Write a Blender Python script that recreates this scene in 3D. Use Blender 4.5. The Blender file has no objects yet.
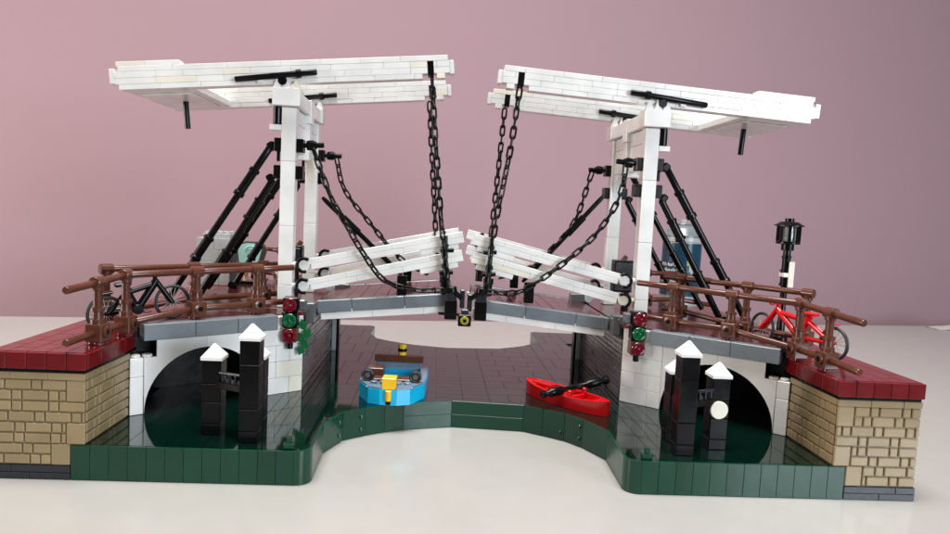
import bpy, bmesh, math, random
from mathutils import Vector, Matrix

random.seed(7)
R = math.radians
U = 0.0089                      # one model unit in metres (about 1.11 brick studs)
sc = bpy.context.scene
COL = sc.collection

# ------------------------------------------------------------------ camera
CP = (-2.356, -34.496, 14.443)
YAW, PITCH, ROLL, FPX = 0.06013, 0.08174, 0.04961, 688.5
fw = Vector((math.sin(YAW)*math.cos(PITCH), math.cos(YAW)*math.cos(PITCH), -math.sin(PITCH)))
rt = Vector((math.cos(YAW), -math.sin(YAW), 0)); up = rt.cross(fw)
rt2 = rt*math.cos(ROLL) + up*math.sin(ROLL); up2 = -rt*math.sin(ROLL) + up*math.cos(ROLL)
cam = bpy.data.cameras.new('camera'); camo = bpy.data.objects.new('camera', cam); COL.objects.link(camo)
mw = Matrix((rt2, up2, -fw)).transposed().to_4x4(); mw.translation = Vector(CP)*U
camo.matrix_world = mw
cam.sensor_fit = 'HORIZONTAL'; cam.sensor_width = 36; cam.lens = 36*FPX/950
cam.clip_start = 0.01; cam.clip_end = 50
sc.camera = camo

# ------------------------------------------------------------------ light: a dim room, one cool window, added warm side fill and overhead fill
wd = bpy.data.worlds.new('World'); sc.world = wd; wd.use_nodes = True
bg = wd.node_tree.nodes['Background']; bg.inputs[0].default_value = (1.0, 0.93, 0.89, 1); bg.inputs[1].default_value = 0.15

def area(name, loc, target, sx, sy, power, col):
    l = bpy.data.lights.new(name, 'AREA'); l.shape = 'RECTANGLE'; l.size = sx*U; l.size_y = sy*U
    l.energy = power; l.color = col
    o = bpy.data.objects.new(name, l); COL.objects.link(o)
    o.location = Vector(loc)*U
    o.rotation_euler = (Vector(target)-Vector(loc)).to_track_quat('-Z', 'Y').to_euler()
    return o
area('window_light', (102, -117, 36), (8, 10, 6), 66, 52, 16.5, (0.82, 0.91, 1.0))
area('room_fill', (-155, -8, 28), (-15, 50, 12), 70, 45, 13.0, (1.0, 0.90, 0.81))  # warm fill added from the left to brighten wall and side faces
cl = area('overhead_fill', (-10, -10, 200), (-5, 15, 0), 120, 90, 10.5, (1.0, 0.97, 0.93)); cl.data.spread = R(70)  # soft fill added overhead, spread narrowed to keep it off the wall

vs = sc.view_settings
vs.view_transform = 'Standard'; vs.look = 'None'; vs.exposure = 0.1; vs.gamma = 1; vs.use_curve_mapping = False
sc.render.resolution_x = 1024; sc.render.resolution_y = 576

# ------------------------------------------------------------------ materials
def srgb(r, g, b):
    f = lambda c: (c/255/12.92) if c/255 <= .04045 else ((c/255+.055)/1.055)**2.4
    return (f(r), f(g), f(b), 1)
MATS = {}
def plastic(name, col, rough=.17, var=.10, alt=None, alt_from=.86, bump=.012, spec=.5, mottle=.10, smudge=.10):
    m = bpy.data.materials.new(name); m.use_nodes = True
    nt = m.node_tree; n = nt.nodes; L = nt.links
    b = n['Principled BSDF']
    oi = n.new('ShaderNodeObjectInfo'); tc = n.new('ShaderNodeTexCoord')
    nz = n.new('ShaderNodeTexNoise'); nz.inputs['Scale'].default_value = 70; nz.inputs['Detail'].default_value = 4
    geo = n.new('ShaderNodeNewGeometry')
    L.new(geo.outputs['Position'], nz.inputs['Vector'])
    hsv = n.new('ShaderNodeHueSaturation')
    rgb = n.new('ShaderNodeRGB'); rgb.outputs[0].default_value = col
    src = rgb.outputs[0]
    if alt:
        gt = n.new('ShaderNodeMath'); gt.operation = 'GREATER_THAN'; gt.inputs[1].default_value = alt_from
        L.new(oi.outputs['Random'], gt.inputs[0])
        mx = n.new('ShaderNodeMixRGB'); mx.inputs[2].default_value = alt
        L.new(gt.outputs[0], mx.inputs[0]); L.new(src, mx.inputs[1]); src = mx.outputs[0]
    L.new(src, hsv.inputs['Color'])
    mr = n.new('ShaderNodeMapRange'); mr.inputs[3].default_value = 1-var; mr.inputs[4].default_value = 1+var*.6
    L.new(oi.outputs['Random'], mr.inputs[0])
    mr2 = n.new('ShaderNodeMapRange'); mr2.inputs[1].default_value = .3; mr2.inputs[2].default_value = .7
    mr2.inputs[3].default_value = 1-mottle; mr2.inputs[4].default_value = 1+mottle*.5
    L.new(nz.outputs['Fac'], mr2.inputs[0])
    mu = n.new('ShaderNodeMath'); mu.operation = 'MULTIPLY'; L.new(mr.outputs[0], mu.inputs[0]); L.new(mr2.outputs[0], mu.inputs[1])
    L.new(mu.outputs[0], hsv.inputs['Value']); L.new(hsv.outputs[0], b.inputs['Base Color'])
    nz2 = n.new('ShaderNodeTexNoise'); nz2.inputs['Scale'].default_value = 160; nz2.inputs['Detail'].default_value = 6
    L.new(geo.outputs['Position'], nz2.inputs['Vector'])
    mr3 = n.new('ShaderNodeMapRange'); mr3.inputs[1].default_value = .35; mr3.inputs[2].default_value = .75
    mr3.inputs[3].default_value = rough; mr3.inputs[4].default_value = rough+smudge
    L.new(nz2.outputs['Fac'], mr3.inputs[0]); L.new(mr3.outputs[0], b.inputs['Roughness'])
    b.inputs['Specular IOR Level'].default_value = spec
    if bump:
        bp = n.new('ShaderNodeBump'); bp.inputs['Strength'].default_value = .25; bp.inputs['Distance'].default_value = bump*U*2
        nz3 = n.new('ShaderNodeTexNoise'); nz3.inputs['Scale'].default_value = 120; nz3.inputs['Detail'].default_value = 2
        L.new(geo.outputs['Position'], nz3.inputs['Vector'])
        L.new(nz3.outputs['Fac'], bp.inputs['Height']); L.new(bp.outputs[0], b.inputs['Normal'])
    MATS[name] = m
    return m
plastic('white', (.79, .785, .76, 1), var=.04, alt=(.78, .74, .63, 1), alt_from=.9)
plastic('tan', (.285, .21, .112, 1), rough=.2, var=.10)
plastic('darkred', (.135, .007, .009, 1), rough=.12, var=.12)
plastic('deckred', (.062, .013, .014, 1), rough=.12, var=.16)
plastic('brown', (.098, .030, .016, 1), rough=.2, var=.08)
plastic('black', (.003, .003, .0035, 1), rough=.2, var=.2, spec=.2)
plastic('chainblack', (.004, .004, .0045, 1), rough=.28, var=.2, spec=.3)
plastic('water', (.001, .009, .006, 1), rough=.03, var=.10, smudge=.04, bump=.004, spec=.8)
plastic('green', (.0014, .041, .022, 1), rough=.13, var=.12, spec=.45)
plastic('greyblue', (.155, .18, .198, 1), rough=.25, var=.10)
plastic('darkgrey', (.10, .105, .11, 1), rough=.2, var=.22, alt=(.085, .07, .055, 1), alt_from=.8)
plastic('lightgrey', (.40, .42, .42, 1), rough=.25, var=.06)
plastic('navy', (.014, .017, .024, 1), rough=.22, var=.1)
plastic('azure', (.005, .42, .72, 1), rough=.15, var=.05)
plastic('slateblue', (.13, .2, .27, 1), rough=.2)
plastic('yellow', (.78, .48, .01, 1), rough=.15)
plastic('red', (.62, .008, .012, 1), rough=.14)
plastic('woodbrown', (.095, .035, .02, 1), rough=.22)
plastic('aqua', (.42, .74, .68, 1), rough=.2)
plastic('gold', (.55, .36, .13, 1), rough=.25)
plastic('leafgreen', (.008, .13, .042, 1), rough=.2)
plastic('posterblue', (.006, .05, .085, 1), rough=.14, var=0)
plastic('postergreen', (.30, .36, .06, 1), rough=.2)
plastic('lime', (.28, .27, .02, 1), rough=.2)
plastic('tyre', (.02, .02, .022, 1), rough=.45)
plastic('wheelgrey', (.05, .07, .10, 1), rough=.3)
plastic('cloth', (.80, .79, .75, 1), rough=.8, bump=.05)
def clear(name, col, rough=.04):
    m = bpy.data.materials.new(name); m.use_nodes = True
    b = m.node_tree.nodes['Principled BSDF']
    b.inputs['Base Color'].default_value = col; b.inputs['Roughness'].default_value = rough
    b.inputs['Transmission Weight'].default_value = .75; b.inputs['IOR'].default_value = 1.5
    MATS[name] = m
clear('clearred', (.45, .02, .05, 1)); clear('cleargreen', (.02, .38, .14, 1)); clear('clear', (.85, .87, .88, 1))

def table_mat():
    m = plastic('tabletop', (.36, .352, .335, 1), rough=.2, var=0, bump=0, mottle=.03, smudge=0, spec=.45)
    return m
table_mat()
def wall_mat():
    m = bpy.data.materials.new('pinkwall'); m.use_nodes = True
    nt = m.node_tree; n = nt.nodes; L = nt.links; b = n['Principled BSDF']
    geo = n.new('ShaderNodeNewGeometry')
    nz = n.new('ShaderNodeTexNoise'); nz.inputs['Scale'].default_value = 2.2; nz.inputs['Detail'].default_value = 5
    L.new(geo.outputs['Position'], nz.inputs['Vector'])
    cr = n.new('ShaderNodeMixRGB'); cr.inputs[1].default_value = (.375, .235, .27, 1); cr.inputs[2].default_value = (.40, .257, .29, 1)
    L.new(nz.outputs['Fac'], cr.inputs[0]); L.new(cr.outputs[0], b.inputs['Base Color'])
    b.inputs['Roughness'].default_value = .75
    nf = n.new('ShaderNodeTexNoise'); nf.inputs['Scale'].default_value = 420; nf.inputs['Detail'].default_value = 3
    L.new(geo.outputs['Position'], nf.inputs['Vector'])
    bp = n.new('ShaderNodeBump'); bp.inputs['Strength'].default_value = .15; bp.inputs['Distance'].default_value = .0006
    L.new(nf.outputs['Fac'], bp.inputs['Height']); L.new(bp.outputs[0], b.inputs['Normal'])
    MATS['pinkwall'] = m
wall_mat()

# ------------------------------------------------------------------ helpers
CACHE = {}; WORLD = {}
def finish(bm, mat, key, smooth=0):
    bmesh.ops.recalc_face_normals(bm, faces=bm.faces)
    for v in bm.verts: v.co *= U
    me = bpy.data.meshes.new(str(key[0])); bm.to_mesh(me); bm.free()
    me.materials.append(MATS[mat])
    if smooth:
        for p in me.polygons: p.use_smooth = True
        me.set_sharp_from_angle(angle=R(smooth))
    return me
def box_mesh(sx, sy, sz, mat, bev=.035):
    key = ('box', round(sx, 3), round(sy, 3), round(sz, 3), mat, bev)
    if key not in CACHE:
        bm = bmesh.new(); bmesh.ops.create_cube(bm, size=1)
        for v in bm.verts: v.co = Vector((v.co.x*sx, v.co.y*sy, v.co.z*sz))
        bv = min(bev, .3*min(sx, sy, sz))
        if bv > 0: bmesh.ops.bevel(bm, geom=bm.edges[:], offset=bv, segments=1, affect='EDGES')
        CACHE[key] = finish(bm, mat, key)
    return CACHE[key]
def lathe_mesh(prof, mat, n=16, smooth=38):
    key = ('lathe', tuple((round(a, 3), round(b, 3)) for a, b in prof), mat, n)
    if key not in CACHE:
        bm = bmesh.new(); rings = []
        for r, z in prof:
            rings.append([bm.verts.new((r*math.cos(2*math.pi*k/n), r*math.sin(2*math.pi*k/n), z)) for k in range(n)])
        for a, b in zip(rings, rings[1:]):
            for k in range(n): bm.faces.new((a[k], a[(k+1) % n], b[(k+1) % n], b[k]))
        bm.faces.new(rings[0]); bm.faces.new(rings[-1])
        CACHE[key] = finish(bm, mat, key, smooth)
    return CACHE[key]
def loose_lathe(bm, prof, M, n=12):
    rings = []
    for r, z in prof:
        rings.append([bm.verts.new(M @ Vector((r*math.cos(2*math.pi*k/n), r*math.sin(2*math.pi*k/n), z))) for k in range(n)])
    for a, b in zip(rings, rings[1:]):
        for k in range(n): bm.faces.new((a[k], a[(k+1) % n], b[(k+1) % n], b[k]))
    bm.faces.new(rings[0]); bm.faces.new(rings[-1])
def prism_bm(bm, pts, z0, z1, f=None):
    f = f or (lambda x, y, z: (x, y, z))
    a = [bm.verts.new(f(x, y, z0)) for x, y in pts]; b = [bm.verts.new(f(x, y, z1)) for x, y in pts]
    n = len(pts)
    for k in range(n): bm.faces.new((a[k], a[(k+1) % n], b[(k+1) % n], b[k]))
    bm.faces.new(a[::-1]); bm.faces.new(b)
def torus_bm(bm, path, r, n=8, closed=True):
    m = len(path); rings = []
    for i, p in enumerate(path):
        p = Vector(p)
        if closed: t = Vector(path[(i+1) % m])-Vector(path[i-1])
        else: t = Vector(path[min(i+1, m-1)])-Vector(path[max(i-1, 0)])
        t.normalize(); q = t.to_track_quat('Z', 'Y').to_matrix()
        if not closed or True:
            ref = Vector((0, 0, 1)) if abs(t.z) < .9 else Vector((0, 1, 0))
            if closed and hasattr(path, 'nrm'): ref = path.nrm
            xx = ref.cross(t).normalized(); yy = t.cross(xx)
        rings.append([bm.verts.new(p + xx*r*math.cos(2*math.pi*k/n) + yy*r*math.sin(2*math.pi*k/n)) for k in range(n)])
    rng = range(m) if closed else range(m-1)
    for i in rng:
        a, b = rings[i], rings[(i+1) % m]
        for k in range(n): bm.faces.new((a[k], a[(k+1) % n], b[(k+1) % n], b[k]))
    if not closed: bm.faces.new(rings[0]); bm.faces.new(rings[-1])
class Ring(list): pass

def reg(o, M): WORLD[o.name] = M; return o
def thing(name, label, cat, loc=(0, 0, 0), rot=None, group=None):
    o = bpy.data.objects.new(name, None); COL.objects.link(o); o.empty_display_size = .01
    M = Matrix.Translation(Vector(loc)*U)
    if rot is not None: M = M @ rot.to_4x4()
    o.matrix_basis = M; tag(o, label, cat, group)
    return reg(o, M)
def tag(o, label, cat, group=None):
    o['label'] = label; o['category'] = cat
    if group: o['group'] = group
    return o
def struct(o): o['kind'] = 'structure'; return o
def put(name, me, parent=None, loc=(0, 0, 0), rot=None, local=False, label=None):
    o = bpy.data.objects.new(name, me); COL.objects.link(o)
    M = Matrix.Translation(Vector(loc)*U)
    if rot is not None: M = M @ rot.to_4x4()
    if parent is not None:
        o.parent = parent
        if local: o.matrix_basis = M; M = WORLD[parent.name] @ M
        else: o.matrix_basis = WORLD[parent.name].inverted() @ M
    else: o.matrix_basis = M
    if label: o['label'] = label
    return reg(o, M)
def box(name, parent, mat, lo, hi, bev=.035, local=False, label=None):
    lo, hi = Vector(lo), Vector(hi)
    a = Vector((min(lo.x, hi.x), min(lo.y, hi.y), min(lo.z, hi.z))); b = Vector((max(lo.x, hi.x), max(lo.y, hi.y), max(lo.z, hi.z)))
    d = b-a
    return put(name, box_mesh(d.x, d.y, d.z, mat, bev), parent, (a+b)/2, None, local, label)
def rod(name, parent, mat, p0, p1, prof, n=14, local=False, label=None):
    """prof: list of (fraction or absolute along, radius)"""
    p0, p1 = Vector(p0), Vector(p1); d = p1-p0; L = d.length
    pr = [(r, t*L) for t, r in prof]
    return put(name, lathe_mesh(pr, mat, n), parent, p0, d.to_track_quat('Z', 'Y').to_matrix(), local, label)
def cyl(name, parent, mat, p0, p1, r, n=16, local=False, label=None, ch=.03):
    L = (Vector(p1)-Vector(p0)).length; c = min(ch, L*.3, r*.4)/L; k = c*L
    return rod(name, parent, mat, p0, p1, [(0, r-k), (c, r), (1-c, r), (1, r-k)], n, local, label)
def mesh_part(name, parent, mat, fn, smooth=0, label=None):
    """fn fills a bmesh in world units"""
    bm = bmesh.new(); fn(bm)
    M = WORLD[parent.name].inverted() if parent is not None else Matrix.Identity(4)
    T = Matrix.Scale(1/U, 4) @ M @ Matrix.Scale(U, 4)
    bm.transform(T)
    me = finish(bm, mat, (name,), smooth)
    o = bpy.data.objects.new(name, me); COL.objects.link(o)
    if parent is not None: o.parent = parent; WORLD[o.name] = WORLD[parent.name]
    else: WORLD[o.name] = Matrix.Identity(4)
    if label: o['label'] = label
    return o
def clip(poly, x0, x1, y0, y1):
    for ax, lim, sg in ((0, x0, 1), (0, x1, -1), (1, y0, 1), (1, y1, -1)):
        out = []
        for i in range(len(poly)):
            a, b = poly[i-1], poly[i]
            ia, ib = sg*(a[ax]-lim) >= 0, sg*(b[ax]-lim) >= 0
            if ia != ib:
                t = (lim-a[ax])/(b[ax]-a[ax]); out.append((a[0]+(b[0]-a[0])*t, a[1]+(b[1]-a[1])*t))
            if ib: out.append(b)
        poly = out
        if not poly: return []
    res = []
    for p in poly:
        if not res or math.hypot(p[0]-res[-1][0], p[1]-res[-1][1]) > 1e-3: res.append(p)
    if len(res) > 2 and math.hypot(res[0][0]-res[-1][0], res[0][1]-res[-1][1]) < 1e-3: res.pop()
    A = sum(res[i-1][0]*res[i][1]-res[i][0]*res[i-1][1] for i in range(len(res)))/2 if len(res) > 2 else 0
    return res if abs(A) > .03 else []
def tiles(parent, name, mat, poly, rects, z0, z1, gap=.025, bev=.02):
    for (x0, x1, y0, y1) in rects:
        q = clip(poly, x0+gap/2, x1-gap/2, y0+gap/2, y1-gap/2)
        if len(q) < 3: continue
        if len(q) == 4 and abs((x1-x0-gap)*(y1-y0-gap) - abs(sum(q[i-1][0]*q[i][1]-q[i][0]*q[i-1][1] for i in range(4))/2)) < 1e-4:
            box(name, parent, mat, (x0+gap/2, y0+gap/2, z0), (x1-gap/2, y1-gap/2, z1), bev)
        else:
            mesh_part(name, parent, mat, lambda bm: prism_bm(bm, q, z0, z1))

# ------------------------------------------------------------------ setting: table and wall
ta = math.atan(.1816)
def slab(bm):
    q = [(-220, -29), (230, -2), (230, 54.2+.1816*230), (-220, 54.2-.1816*220)]
    prism_bm(bm, q, -3, 0)
    es = [e for e in bm.edges if all(v.co.z > -.1 for v in e.verts)]
    bmesh.ops.bevel(bm, geom=es, offset=.25, segments=2, affect='EDGES')
struct(mesh_part('table', None, 'tabletop', slab))
def wallf(bm):
    n = Vector((-math.sin(ta), math.cos(ta))); t = Vector((math.cos(ta), math.sin(ta))); c = Vector((0, 54.2)) + n*14
    q = [c - t*420, c + t*420, c + t*420 + n*10, c - t*420 + n*10]
    prism_bm(bm, [tuple(p) for p in q], -85, 240)
struct(mesh_part('wall', None, 'pinkwall', wallf))

# crumpled cloth near the far table edge
def cloth(bm):
    nx, ny = 40, 18; rr = random.Random(4); g = []
    for i in range(nx):
        row = []
        for j in range(ny):
            a, b = i/(nx-1), j/(ny-1)
            h = .12 + .9*abs(math.sin(a*5.5+b*2.2))*(.35+.65*a)*math.sin(math.pi*min(1, b+.12)) + .3*math.sin(9*a-5*b)**2*a + rr.uniform(0, .05)
            x = 73.8+a*14; y = 63.2+b*3.4+.1816*(a*12)*.6+.5*math.sin(a*7)
            row.append(bm.verts.new((x, y, max(.06, 1.5*h*(.15+.85*min(1, a*3))))))
        g.append(row)
    for i in range(nx-1):
        for j in range(ny-1): bm.faces.new((g[i][j], g[i+1][j], g[i+1][j+1], g[i][j+1]))
    r = bmesh.ops.solidify(bm, geom=bm.faces[:], thickness=.06)
co = mesh_part('cloth', None, 'cloth', cloth, 60)
tag(co, 'crumpled off-white cloth lying at the far edge of the table', 'cloth')

# ------------------------------------------------------------------ water base
WZ = 1.8
base = thing('water_base', 'dark green glossy tiled water base of the drawbridge model with concave curved edges', 'model base', (0, 0, 0))
PAN = [(-8.25, 4.7), (-7.45, 6.95), (-6.2, 8.0), (-5.04, 8.75), (-3.87, 9.4), (-.75, 10.25), (4.0, 9.75), (5.15, 9.0), (6.42, 8.1), (7.35, 6.95), (8.35, 4.85)]
def corner(cx, cy, r, a0, a1, n=6): return [(cx+r*math.cos(R(a0+(a1-a0)*k/n)), cy+r*math.sin(R(a0+(a1-a0)*k/n))) for k in range(n+1)]
front = [(-20.0, 0)] + corner(-9.0, .8, .8, -90, 0) + PAN + corner(9.0, .8, .8, 180, 270) + [(20.0, 0)]
back = [(x, 38-y) for x, y in front][::-1]
OUT = front + back
def inset(poly, d):
    res = []
    for i in range(len(poly)):
        p0, p1, p2 = Vector(poly[i-1]), Vector(poly[i]), Vector(poly[(i+1) % len(poly)])
        a = (p1-p0).normalized(); b = (p2-p1).normalized()
        n = Vector((-a.y-b.y, a.x+b.x)); n = n.normalized() if n.length > 1e-6 else Vector((-a.y, a.x))
        res.append(tuple(p1+n*d))
    return res
INN = inset(OUT, .16)
mesh_part('core', base, 'green', lambda bm: prism_bm(bm, inset(OUT, .14), .03, WZ-.16))
# wall panels along the whole rim
def panel(p, q, z0, z1, name='wall_panel', th=.16, g=.007):
    p, q = Vector(p), Vector(q); d = (q-p); L = d.length; t = d/L; n = Vector((-t.y, t.x))
    me = box_mesh(round(L-2*g, 2), th, z1-z0, 'green', .012)
    c = (p+q)/2 + n*th/2
    return put(name, me, base, (c.x, c.y, (z0+z1)/2), Matrix.Rotation(math.atan2(t.y, t.x), 3, 'Z'))
for k in range(10):
    p, q = PAN[k], PAN[k+1]
    rows = [(.03, .9), (.91, WZ)] if k in (4, 5) else [(.03, WZ)]
    for z0, z1 in rows: panel(p, q, z0, z1)
    panel((q[0], 38-q[1]), (p[0], 38-p[1]), .03, WZ)
for sg in (-1, 1):
    xs = [9.0+(20.0-9.0)*k/12 for k in range(13)]
    for a, b in zip(xs, xs[1:]):
        p, q = ((-b, 0), (-a, 0)) if sg < 0 else ((a, 0), (b, 0))
        panel(p, q, .03, WZ, 'wall_tile')
    # rounded corner panels
    for yy in (0, 1):
        cs = corner(-9.0, .8, .8, -90, 0, 8) if sg < 0 else corner(9.0, .8, .8, 180, 270, 8)
        inn = [((x+(sg*9.0-x)*.2), (y+(.8-y)*.2)) for x, y in cs]
        pl = cs + inn[::-1]
        if yy: pl = [(x, 38-y) for x, y in pl][::-1]
        mesh_part('corner_panel', base, 'green', lambda bm: prism_bm(bm, pl, .03, WZ), 40)
        e0 = (sg*8.2, .8); e1 = (PAN[0] if sg < 0 else PAN[-1])
        p, q = (e0, e1) if sg < 0 else (e1, e0)
        if yy: p, q = (q[0], 38-q[1]), (p[0], 38-p[1])
        panel(p, q, .03, WZ)
# hinge nubs on the panels
for k, zz in ((0, .5), (0, 1.3), (1, .5), (1, 1.3), (8, .55), (8, 1.3), (7, .55)):
    p = Vector(PAN[k]).lerp(Vector(PAN[k+1]), .82)
    cyl('hinge_knuckle', base, 'green', (p.x, p.y-.05, zz-.12), (p.x, p.y-.05, zz+.12), .09, 8)
# tiles of the water surface
rects = []
def grid(x0, x1, y0, y1, w, d, off=True, jit=0):
    y = y0; r = 0
    while y < y1-1e-6:
        ye = min(y+d, y1); x = x0 - (w/2 if (off and r % 2) else 0)
        while x < x1-1e-6:
            a, b = max(x, x0), min(x+w, x1)
            if b-a > .05: rects.append((a, b, y, ye))
            x += w
        y = ye; r += 1
grid(-1.8, 1.8, 10.0, 25.2, 1.8, .95, False)
grid(-1.8, 1.8, 25.2, 30, 3.6, 1.8, False)
grid(1.8, 7.2, 5.0, 33, 2.7, 1.8)
grid(7.2, 11.0, 10.0, 38, 1.9, 3.6)
grid(-7.2, -1.8, 5.0, 33, 2.7, 3.6)
grid(-11.0, -7.2, 10.0, 38, 1.9, 3.6)
for sg in (-1, 1):
    f = lambda a, b, c, d: rects.append((min(sg*a, sg*b), max(sg*a, sg*b), c, d))
    f(8.0, 9.9, .2, 1.9); f(8.0, 9.9, 1.9, 4.2); f(7.2, 9.9, 4.2, 10.0)
    f(9.9, 11.8, .2, 2.0); f(9.9, 10.5, 2.0, 4.1)
    f(10.5, 11.8, 2.0, 4.1); f(9.9, 10.6, 4.1, 10); f(10.6, 11.15, 4.1, 10); f(11.15, 11.8, 4.1, 10)
    for q in range(4): f(11.8+q*1.9, 13.7+q*1.9 if q < 3 else 19.9, .2, 1.0 if q % 2 else 3.4)
    for q in range(4):
        f(11.8+q*1.9, 13.7+q*1.9 if q < 3 else 19.9, 1.0 if q % 2 else 3.4, 5.5)
        f(11.8+q*1.9, 13.7+q*1.9 if q < 3 else 19.9, 5.5, 12.5)
    f(11.0, 11.8, 10.0, 12.5)
    for q in range(2): f(11.0+q*4, 15+q*4, 32, 38)
tiles(base, 'water_tile', 'water', INN, rects, WZ-.17, WZ, .03, 0)
# small clip piece at each rounded front corner
for sg in (-1, 1):
    x = sg*9.35
    box('clip', base, 'green', (x-.28, .25, WZ), (x+.28, .62, WZ+.3), .03)
    box('clip', base, 'green', (x-.12, .3, WZ+.3), (x+.12, .6, WZ+.62), .03)

# ------------------------------------------------------------------ abutments
SN = {-1: 'black bicycle', 1: 'red bicycle'}
A0 = Vector((10.85, 11.6)); A1 = Vector((19.3, 4.85)); AT = (A1-A0).normalized(); AL = (A1-A0).length
AN = Vector((-AT.y, AT.x)) if Vector((-AT.y, AT.x)).y < 0 else Vector((AT.y, -AT.x))   # outward, to the front
def WP(sg, s, d, z):                # along wall, out of the wall, height
    p = A0 + AT*s + AN*d
    return Vector((sg*p.x, p.y, z))
def wrot(sg): return Matrix.Rotation(math.atan2(AT.y, sg*AT.x), 3, 'Z')
def wbox(name, parent, sg, mat, s0, s1, d0, d1, z0, z1, bev=.035, label=None):
    c = WP(sg, (s0+s1)/2, (d0+d1)/2, (z0+z1)/2)
    return put(name, box_mesh(s1-s0, abs(d1-d0), z1-z0, mat, bev), parent, c, wrot(sg), label=label)
def masonry(parent, mat, fn, width, z0, n, left_block=None, seed=1):
    """rows of raised bricks; fn(u0,u1,z0,z1) places one piece; z courses .54 high"""
    rr = random.Random(seed)
    for r in range(n):
        za, zb = z0+.54*r, z0+.54*(r+1)
        u = -[.0, .95, .35, 1.25, .6, .15, 1.1, .5][(r+seed) % 8]; longb = (r+seed) % 3 != 1
        blk = 1 if (left_block and (r//2) % 3 in left_block) else 0
        start = .92 if blk else 0
        if blk and r % 2 == 0: fn(0.0, .9, za, zb+.54, 'smooth_block')
        while u < width:
            L = 1.27 if longb else .50
            a, b = max(u, start), min(u+L, width)
            if b-a > .16: fn(a+.03, b-.03, za+.03, zb-.03, 'brick')
            u += L; longb = not longb
for sg in (-1, 1):
    ab = thing('bridge_abutment', 'tan brick and white arched abutment with dark red quay beneath the %s' % SN[sg], 'abutment', (sg*21.6, 19, 0))
    # --- quay cores
    box('quay_core', ab, 'tan', (sg*19.42, .14, .74), (sg*23.86, 4.9, 5.44), 0); box('quay_core', ab, 'tan', (sg*22.45, 4.9, .74), (sg*23.86, 37.86, 5.44), 0)
    for k in range(2):
        cuts = [20.03, 22.0+.9*k, 24.0]
        for a, b in zip(cuts, cuts[1:]):
            box('foundation_plate', ab, 'navy', (sg*(a+.01), .0, .02+.36*k), (sg*(b-.01), .9, .37+.36*k), .02)
    box('foundation', ab, 'navy', (sg*20.2, .92, .02), (sg*23.95, 37.9, .73), 0)
    # front masonry: lower course sits beside the green wall, the rest above
    def ff(a, b, za, zb, nm, x0=19.32):
        box(nm, ab, 'tan', (sg*(x0+a), .0, za), (sg*(x0+b), .16, zb), .055)
    masonry(ab, 'tan', lambda a, b, za, zb, nm: ff(a, b, za, zb, nm, 20.05), 3.9, .76, 2, (0,), 11+sg)
    masonry(ab, 'tan', ff, 4.63, 1.84, 6, (0, 2), 5+sg)
    # far end smooth block on the outer side and the plate course
    for a, b in ((0, 1.8), (1.8, 3.6), (3.6, 4.65)):
        box('plate', ab, 'tan', (sg*(19.30+a+.01), -.01, 5.09), (sg*(19.30+b-.01), .2, 5.43), .02)
    # side masonry facing the channel
    def fs(a, b, za, zb, nm):
        box(nm, ab, 'tan', (sg*19.3, .18+a, za), (sg*19.44, .18+b, zb), .055)
    masonry(ab, 'tan', fs, 4.75, 1.84, 6, None, 23+sg)
    for a, b in ((0.2, 1.8), (1.8, 3.6), (3.6, 5.0)):
        box('plate', ab, 'tan', (sg*19.29, a+.01, 5.09), (sg*19.46, b-.01, 5.43), .02)
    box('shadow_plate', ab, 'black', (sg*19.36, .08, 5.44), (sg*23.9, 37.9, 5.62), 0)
    # --- dark red coping: upright tiles on the front, long tiles on the inner side, flat tiles on top
    for k in range(5):
        a = 19.22+k*.952
        box('coping_tile', ab, 'darkred', (sg*(a+.012), -.1, 5.62), (sg*(a+.952-.012), .1, 6.44), .03)
    for a, b in ((.12, 1.5), (1.5, 2.9), (2.9, 4.2), (4.2, 5.4)):
        box('coping_tile', ab, 'darkred', (sg*19.22, a+.012, 5.62), (sg*19.42, b-.012, 6.44), .03)
    box('coping_core', ab, 'darkred', (sg*19.44, .12, 5.63), (sg*23.9, 37.9, 6.3), 0)
    tr = []
    for k in range(5):
        y = .12 - (.9 if k % 2 else 0)
        while y < 37.9:
            tr.append((sg*(19.44+k*.9), y)); y += 1.8
    for x, y in tr:
        y0, y1 = max(y, .12), min(y+1.8, 37.9)
        if y1-y0 > .1: box('paving_tile', ab, 'darkred', (x+sg*.012, y0+.012, 6.3), (x+sg*.888, y1-.012, 6.46), .02)
    # --- white arch wall
    CZ, CS, CR = 1.85, 6.42, 3.56
    def arch_half(lo):
        def f(bm):
            pts = []
            if lo:
                pts = [(CS-CR*math.cos(R(90*k/14)), CZ+CR*math.sin(R(90*k/14))) for k in range(15)]
                pts[-1] = (CS-.008, CZ+CR)
                pts = [(2.86, 1.81)] + pts[1:] + [(CS-.008, 6.09), (2.86, 6.09)]
            else:
                arc = [(CS+CR*math.cos(R(90*k/14)), CZ+CR*math.sin(R(90*k/14))) for k in range(15)]
                arc[-1] = (CS+.008, CZ+CR)
                pts = [(9.98, 1.81)] + arc[1:] + [(CS+.008, 6.09), (9.3, 6.09), (9.3, 5.1), (10.0, 5.1)]
                pts = pts[::-1]
            prism_bm(bm, pts, -.14, 0, lambda s, z, d: WP(sg, s, d, z))
        return f
    mesh_part('arch_brick', ab, 'white', arch_half(True)); mesh_part('arch_brick', ab, 'white', arch_half(False))
    for za, zb in ((1.81, 4.0), (4.01, 5.1)):
        wbox('wall_brick', ab, sg, 'white', 10.02, 10.75, -.9, .0, za, zb)
    for s_ in (9.75, 10.4):
        cyl('stud', ab, 'white', WP(sg, s_, -.3, 5.1), WP(sg, s_, -.3, 5.26), .28)
    wbox('notch_back', ab, sg, 'black', 9.31, 11.2, -1.0, -.92, 5.1, 6.2, 0)
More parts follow.
